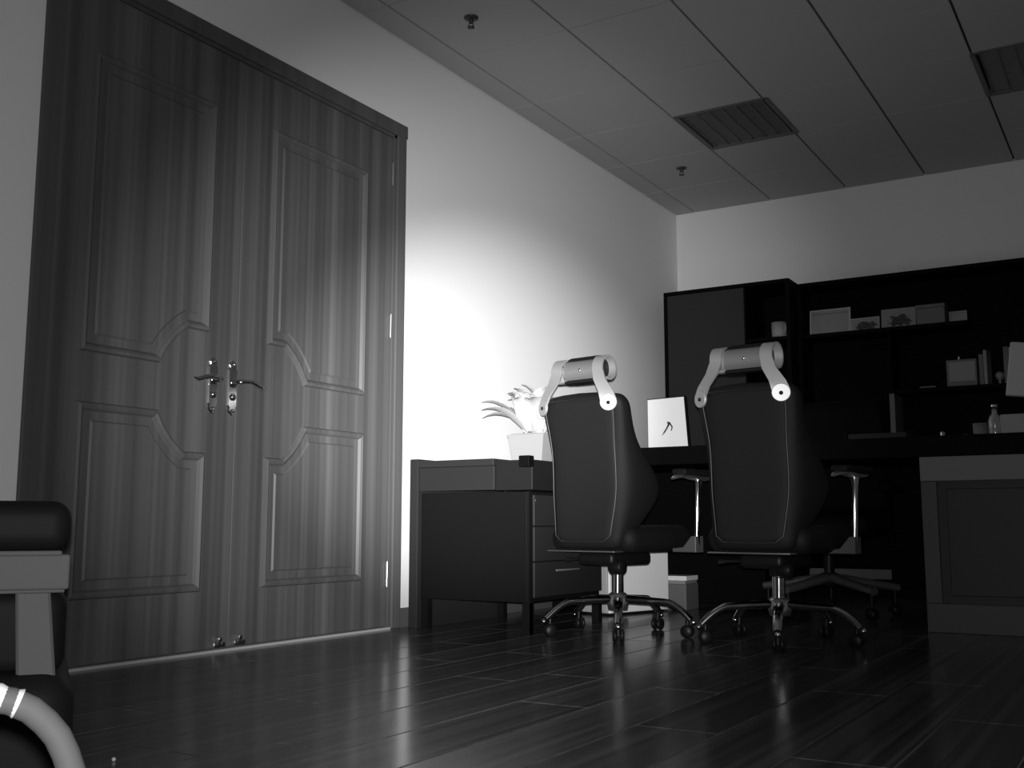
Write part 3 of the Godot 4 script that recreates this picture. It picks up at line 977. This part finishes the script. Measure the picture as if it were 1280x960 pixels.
func back_cabinets() -> void:
	var t := thing("tall_cabinet", "tall black cabinet in the room corner, plain door on its left half", "cabinet", Vector3.ZERO)
	var zf := 0.45
	var c := mb()
	box(c, Vector3(0.075, 0.0, 0.01), Vector3(0.10, 2.075, zf))
	box(c, Vector3(0.10, 2.05, 0.01), Vector3(0.965, 2.075, zf))
	box(c, Vector3(0.94, 0.0, 0.01), Vector3(0.965, 2.05, zf))
	box(c, Vector3(0.64, 0.0, 0.01), Vector3(0.66, 2.05, zf - 0.02))
	box(c, Vector3(0.10, 0.0, 0.01), Vector3(0.94, 2.05, 0.022))
	box(c, Vector3(0.10, 0.0, 0.022), Vector3(0.94, 0.06, zf - 0.03))
	obj("carcass", c, M.black, t)
	var d := obj("cabinet_door", rbox(mb(), Vector3(0.103, 0.065, zf - 0.018), Vector3(0.655, 2.046, zf + 0.002), 0.002, 1, true), M.cabinet, t)
	obj("handle", rbox(mb(), Vector3(0.615, 1.0, zf + 0.002), Vector3(0.625, 1.2, zf + 0.02), 0.004, 1), M.plastic, d)
	for y in [0.45, 0.87, 1.29, 1.675]:
		obj("shelf", box(mb(), Vector3(0.6605, y, 0.0225), Vector3(0.9395, y + 0.02, zf - 0.03)), M.black, t)
	var cup := thing("cup", "grey cup on the open shelf of the tall cabinet", "cup", Vector3(0.868, 1.6955, 0.37))
	var cm := mb()
	lathe(cm, [Vector2(0.0, 0.0), Vector2(0.042, 0.0), Vector2(0.05, 0.01), Vector2(0.052, 0.1), Vector2(0.048, 0.1), Vector2(0.045, 0.012), Vector2(0.0, 0.01)])
	obj("bowl", cm, M.mid, cup)
	var ch := mb()
	tube(ch, [Vector3(-0.05, 0.08, 0), Vector3(-0.078, 0.075, 0), Vector3(-0.082, 0.05, 0), Vector3(-0.072, 0.028, 0), Vector3(-0.05, 0.025, 0)], [0.006], 8, Vector3.BACK)
	cup.rotation.y = 2.4
	obj("handle", ch, M.mid, cup)

	var s := thing("bookcase", "wide black bookcase along the back wall right of the tall cabinet", "bookcase", Vector3.ZERO)
	var zb := 0.28
	var b := mb()
	box(b, Vector3(0.967, 0.0, 0.01), Vector3(0.99, 2.04, zb))
	box(b, Vector3(2.68, 0.0, 0.01), Vector3(2.705, 2.04, zb))
	box(b, Vector3(0.967, 2.04, 0.01), Vector3(2.705, 2.065, zb))
	box(b, Vector3(0.99, 0.0, 0.01), Vector3(2.68, 2.04, 0.022))
	box(b, Vector3(0.99, 0.0, 0.022), Vector3(2.68, 0.07, zb - 0.01))
	obj("carcass", b, M.black, s)
	obj("shelf", box(mb(), Vector3(0.9905, 1.692, 0.0225), Vector3(2.02, 1.715, zb - 0.002)), M.black, s)
	obj("shelf", box(mb(), Vector3(1.53, 1.285, 0.0225), Vector3(2.6795, 1.308, zb - 0.002)), M.black, s)
	obj("shelf", box(mb(), Vector3(0.9905, 0.93, 0.0225), Vector3(2.6795, 0.955, zb - 0.002)), M.black, s)
	obj("shelf", box(mb(), Vector3(0.9905, 0.5, 0.0225), Vector3(2.6795, 0.525, zb - 0.002)), M.black, s)
	tag(obj("plinth_board", box(mb(), Vector3(0.9905, 0.12, 0.2805), Vector3(1.5, 0.18, 0.292)), M.dim, s), "grey board along the foot")
	tag(obj("divider", box(mb(), Vector3(1.535, 0.9555, 0.0225), Vector3(1.565, 1.2845, zb)), M.dim, s), "grey upright divider")
	obj("divider", box(mb(), Vector3(1.535, 1.3085, 0.0225), Vector3(1.553, 1.6915, zb - 0.02)), M.black, s)

	# top row of cards and frames
	var y := 1.7175
	_frame("picture_frame", "wide pale certificate frame, first and largest in the top row of the bookcase", "picture frame", Vector3(1.155, y, 0.19), 0.27, 0.178, 0, 0.0, M.paper_grey, 0.01)
	_frame("picture_frame", "low pale photo card between the two big frames of the top row", "picture frame", Vector3(1.385, y, 0.20), 0.185, 0.092, 1, -0.05, M.paper_grey, 0.006)
	_frame("picture_frame", "framed picture with a dark blot, third in the top row of the bookcase", "picture frame", Vector3(1.595, y, 0.19), 0.215, 0.135, 2, 0.0, M.mid, 0.016)
	var dk := thing("storage_box", "dark grey box on the top row, next to the framed blot", "box", Vector3(1.80, y, 0.17))
	obj("body", rbox(mb(), Vector3(-0.085, 0.0, -0.07), Vector3(0.085, 0.105, 0.07), 0.004, 1, true), M.dim, dk)
	obj("lid", rbox(mb(), Vector3(-0.088, 0.105, -0.073), Vector3(0.088, 0.128, 0.073), 0.004, 1, true), M.dim, dk)
	_frame("picture_frame", "small pale card at the far right end of the top shelf", "picture frame", Vector3(1.955, y, 0.2), 0.105, 0.075, 3, 0.0, M.paper_grey, 0.005)

	# lower row
	var y2 := 1.3085
	var fb := thing("file_box", "broad grey file box on the lower bookcase shelf with a small clip on its rim", "file box", Vector3(1.97, y2, 0.16))
	obj("body", rbox(mb(), Vector3(-0.09, 0.0, -0.1), Vector3(0.085, 0.165, 0.1), 0.003, 1, true), M.dim, fb)
	obj("label_sheet", box(mb(), Vector3(-0.075, 0.03, 0.1002), Vector3(0.075, 0.15, 0.1012)), M.mid, fb)
	obj("clip", tube(mb(), [Vector3(-0.02, 0.16, 0.06), Vector3(-0.02, 0.188, 0.06)], [0.006], 8), M.satin, fb)
	var bx := 2.066
	var bl := ["grey book leaning close to the file box", "tall thin book with a pale spine, second from the file box", "slim dark book, third from the file box", "tall grey book right of the round ornament", "last grey book of the row, beside the white screen"]
	var bw := [0.026, 0.02, 0.024, 0.028, 0.026]
	var bh := [0.19, 0.215, 0.2, 0.225, 0.22]
	for k in 5:
		if k == 3: bx = 2.206
		var bo := thing("book", bl[k], "book", Vector3(bx + bw[k] / 2, y2, 0.17), 0.0, "books on the lower bookcase shelf")
		var w: float = bw[k]
		var h: float = bh[k]
		obj("cover", rbox(mb(), Vector3(-w / 2, 0.0, -0.075), Vector3(w / 2, h, 0.08), 0.003, 1), [M.dim, M.mid, M.desk, M.dim, M.mid][k], bo)
		obj("pages", box(mb(), Vector3(-w / 2 + 0.003, h - 0.002, -0.07), Vector3(w / 2 - 0.003, h + 0.0004, 0.07)), M.paper_grey, bo)
		bx += w + 0.001
	var orn := thing("ornament", "small round grey ornament between the books on the lower shelf", "ornament", Vector3(2.174, y2, 0.2))
	var om := mb()
	lathe(om, [Vector2(0.0, 0.0), Vector2(0.014, 0.0), Vector2(0.012, 0.008), Vector2(0.007, 0.02), Vector2(0.01, 0.026), Vector2(0.022, 0.038), Vector2(0.028, 0.055), Vector2(0.022, 0.073), Vector2(0.0, 0.083)])
	obj("body", om, M.mid, orn)
	var od := thing("shelf_glint", "thin grey plate added as the glint on the lower bookcase shelf edge", "tray", Vector3(1.76, y2, 0.2))  # added plate; its paler rim paints the glint of the shelf edge
	obj("plate", rbox(mb(), Vector3(-0.045, 0.0, -0.04), Vector3(0.045, 0.008, 0.04), 0.003, 1), M.dim, od)
	obj("rim", rbox(mb(), Vector3(-0.048, 0.008, 0.034), Vector3(0.048, 0.013, 0.043), 0.002, 1), M.mid, od)

func _frame(called: String, label: String, cat: String, at: Vector3, w: float, h: float, art: int, turn: float, m: Material, rim: float) -> void:
	var t := thing(called, label, cat, at, turn, "cards and frames on the top shelf")
	var lean := Basis(Vector3.RIGHT, -0.10)
	var st := mb()
	prism(st, PackedVector2Array([Vector2(-w / 2, 0), Vector2(w / 2, 0), Vector2(w / 2, h), Vector2(-w / 2, h)]), lean * Vector3.RIGHT, lean * Vector3.UP, lean * Vector3.BACK, -0.014, 0.0, 0.002)
	obj("frame", st, m, t)
	var q := mb()
	q.set_smooth_group(-1)
	var c := [Vector2(-w / 2 + rim, rim), Vector2(w / 2 - rim, rim), Vector2(w / 2 - rim, h - rim), Vector2(-w / 2 + rim, h - rim)]
	var uv := [Vector2(0, 1), Vector2(1, 1), Vector2(1, 0), Vector2(0, 0)]
	for k in [0, 3, 2, 0, 2, 1]:
		q.set_uv(uv[k])
		q.add_vertex(lean * Vector3(c[k].x, c[k].y, 0.0008))
	var pm := grey(0.33, 0.6)
	pm.albedo_texture = print_texture(0 if art == 0 or art == 3 else art)
	obj("picture", q, pm, t)
	var ft := mb()
	prism(ft, PackedVector2Array([Vector2(-0.013, 0.0), Vector2(-0.07, 0.0), Vector2(-0.014 - h * 0.06, h * 0.6), Vector2(-0.02, h * 0.6)]), Vector3.BACK, Vector3.UP, Vector3.RIGHT, -0.012, 0.012)
	obj("prop", ft, M.dim, t)

func desk_items() -> void:
	var y := 0.8425
	# a screen seen from behind, tilted
	var t := thing("monitor", "pale tilted monitor on the long desk, cut off by the right edge of view", "monitor", Vector3(2.645, y, 2.0), 0.0)
	obj("foot", rbox(mb(), Vector3(-0.1, 0.0, -0.08), Vector3(0.1, 0.012, 0.08), 0.005, 2), M.mid, t)
	obj("neck", rbox(mb(), Vector3(-0.02, 0.012, -0.045), Vector3(0.02, 0.3, -0.022), 0.005, 2), M.mid, t)
	var s := mb()
	rbox(s, Vector3(-0.235, -0.125, -0.018), Vector3(0.235, 0.125, 0.012), 0.006, 2, true)
	var sc := obj("screen_back", s, M.paper_grey, t)
	sc.position = Vector3(0, 0.285, 0.0)
	sc.rotation = Vector3(-0.12, 0.1, -0.13)
	var b := thing("glass_bottle", "clear glass bottle on the long desk left of the monitor", "bottle", Vector3(2.345, y, 2.02))
	var g := mb()
	lathe(g, [Vector2(0.0, 0.0), Vector2(0.027, 0.0), Vector2(0.029, 0.006), Vector2(0.029, 0.085), Vector2(0.022, 0.102), Vector2(0.012, 0.115), Vector2(0.012, 0.14), Vector2(0.009, 0.14), Vector2(0.009, 0.114), Vector2(0.026, 0.084), Vector2(0.025, 0.008), Vector2(0.0, 0.006)])
	obj("body", g, M.glass, b)
	var cp := mb()
	lathe(cp, [Vector2(0.0, 0.158), Vector2(0.013, 0.156), Vector2(0.014, 0.136), Vector2(0.0125, 0.136)])
	obj("cap", cp, M.chrome, b)
	var cu := thing("pen_cup", "dim grey cup on the long desk beside the glass bottle", "cup", Vector3(2.28, y, 2.0))
	var pc := mb()
	lathe(pc, [Vector2(0.0, 0.0), Vector2(0.03, 0.0), Vector2(0.032, 0.075), Vector2(0.029, 0.075), Vector2(0.027, 0.006), Vector2(0.0, 0.005)])
	obj("body", pc, M.dim, cu)
	var bx := thing("tissue_box", "grey box on the long desk under the pale monitor", "box", Vector3(2.44, y, 2.12))
	obj("body", rbox(mb(), Vector3(-0.055, 0.0, -0.05), Vector3(0.055, 0.095, 0.05), 0.004, 2, true), M.mid, bx)
	obj("opening", box(mb(), Vector3(-0.03, 0.0952, -0.012), Vector3(0.03, 0.0962, 0.012)), M.ink, bx)
	var lab := ["small shiny metal cylinder, the leftmost bright speck on the long desk", "tiny dull metal knob between two shinier ones on the long desk", "small squat metal cup right of the tiny knob on the long desk"]
	var px := [2.125, 2.178, 2.222]
	var rr := [0.011, 0.008, 0.014]
	var hh := [0.04, 0.018, 0.024]
	for k in 3:
		var it := thing("metal_stand", lab[k], "desk ornament", Vector3(px[k], y, 2.05), 0.0, "small metal things on the desk edge")
		var st := mb()
		var r: float = rr[k]
		var h: float = hh[k]
		lathe(st, [Vector2(0.0, 0.0), Vector2(r, 0.0), Vector2(r, h * 0.2), Vector2(r * 0.8, h * 0.35), Vector2(r * 0.9, h * 0.9), Vector2(r * 0.6, h), Vector2(0.0, h)], Vector3.ZERO, Basis.IDENTITY, 14)
		obj("body", st, [M.chrome, M.satin, M.satin][k], it)
	var tr := thing("document_tray", "dark document tray on the long desk near the grey bookcase divider", "tray", Vector3(1.82, y, 1.9))
	obj("bottom", rbox(mb(), Vector3(-0.15, 0.0, -0.11), Vector3(0.15, 0.012, 0.11), 0.003, 1), M.desk_dark, tr)
	for x in [-0.15, 0.142]:
		obj("side", box(mb(), Vector3(x, 0.0122, -0.11), Vector3(x + 0.008, 0.06, 0.11)), M.desk_dark, tr)
	obj("stack", box(mb(), Vector3(-0.135, 0.0125, -0.1), Vector3(0.135, 0.05, 0.1)), M.desk, tr)

func floor_bits() -> void:
	var t := thing("metal_bead", "tiny shiny bead lying on the bare floor in front of the left door leaf", "bead", Vector3(1.19, 0.0, 5.82))
	var st := mb()
	lathe(st, [Vector2(0.0, 0.0), Vector2(0.003, 0.0008), Vector2(0.0045, 0.004), Vector2(0.003, 0.0072), Vector2(0.0, 0.008)], Vector3.ZERO, Basis.IDENTITY, 12)
	obj("body", st, M.sleeve, t)

# ---------------------------------------------------------------- build
func _ready() -> void:
	rng.seed = 7
	var cam := Camera3D.new()
	cam.name = "camera"
	cam.position = Vector3(2.9584, 0.4538, 7.2397)
	cam.rotation = Vector3(0.1329, 0.5466, 0)
	cam.keep_aspect = Camera3D.KEEP_HEIGHT
	cam.fov = 39.892
	cam.near = 0.02
	add_child(cam)
	cam.current = true
	var we := WorldEnvironment.new()
	we.name = "surroundings"
	var env := Environment.new()
	env.background_mode = Environment.BG_COLOR
	env.background_color = Color(0, 0, 0)
	env.ambient_light_source = Environment.AMBIENT_SOURCE_DISABLED
	env.tonemap_mode = Environment.TONE_MAPPER_LINEAR
	env.tonemap_exposure = 1.0
	env.sdfgi_enabled = true
	env.ssao_enabled = true
	env.ssil_enabled = true
	we.environment = env
	add_child(we)
	# the camera's own infrared lamp: a narrow beam and the wide spill round it
	var eye := cam.position + Vector3(0, 0.03, 0.0)
	var ahead := cam.position - cam.basis.z * 5.0
	for lamp in [["infrared_beam", 11.5, 50.0, Vector3(0.0, 1.02, 2.85)], ["infrared_halo", 22.5, 21.0, Vector3(0.0, 1.02, 2.75)], ["infrared_spill", 60.0, 3.0, ahead]]:
		var l := SpotLight3D.new()
		l.name = lamp[0]
		l.position = eye
		add_child(l)
		l.look_at(lamp[3])
		l.spot_angle = lamp[1]
		l.spot_angle_attenuation = 1.0
		l.light_energy = lamp[2]
		l.light_size = 0.012
		l.spot_range = 30.0
		l.spot_attenuation = 2.0
		l.shadow_enabled = true

	materials()
	shell()
	ceiling_light(Vector3(1.009, ROOM_H, 1.514), 0.53 - 0.004, 0.602 - 0.004, "dark recessed louvre light in the middle of the ceiling in view")
	ceiling_light(Vector3(2.588, ROOM_H, 1.514), 0.544 - 0.004, 0.602 - 0.004, "recessed louvre light at the right edge of view")
	sprinkler(Vector3(0.411, ROOM_H, 3.414), "sprinkler head in the ceiling above the right door leaf")
	sprinkler(Vector3(0.444, ROOM_H, 0.98), "sprinkler head in the ceiling close to the back wall corner")
	back_cabinets()
	long_desk()
	executive_chair(Vector3(1.498, 0, 1.73))
	desk_return()
	planter()
	sign_card()
	desk_items()
	office_chair(Vector3(0.985, 0, 3.14), -0.17, 0.95, 0.328, "black office chair in front of the drawers, silver headrest against the white wall")
	office_chair(Vector3(1.66, 0, 3.09), -0.14, 1.16, 0.272, "black office chair in front of the tall cabinet, second from the door")
	lounge_chair()
	arched_cable()
	floor_bits()
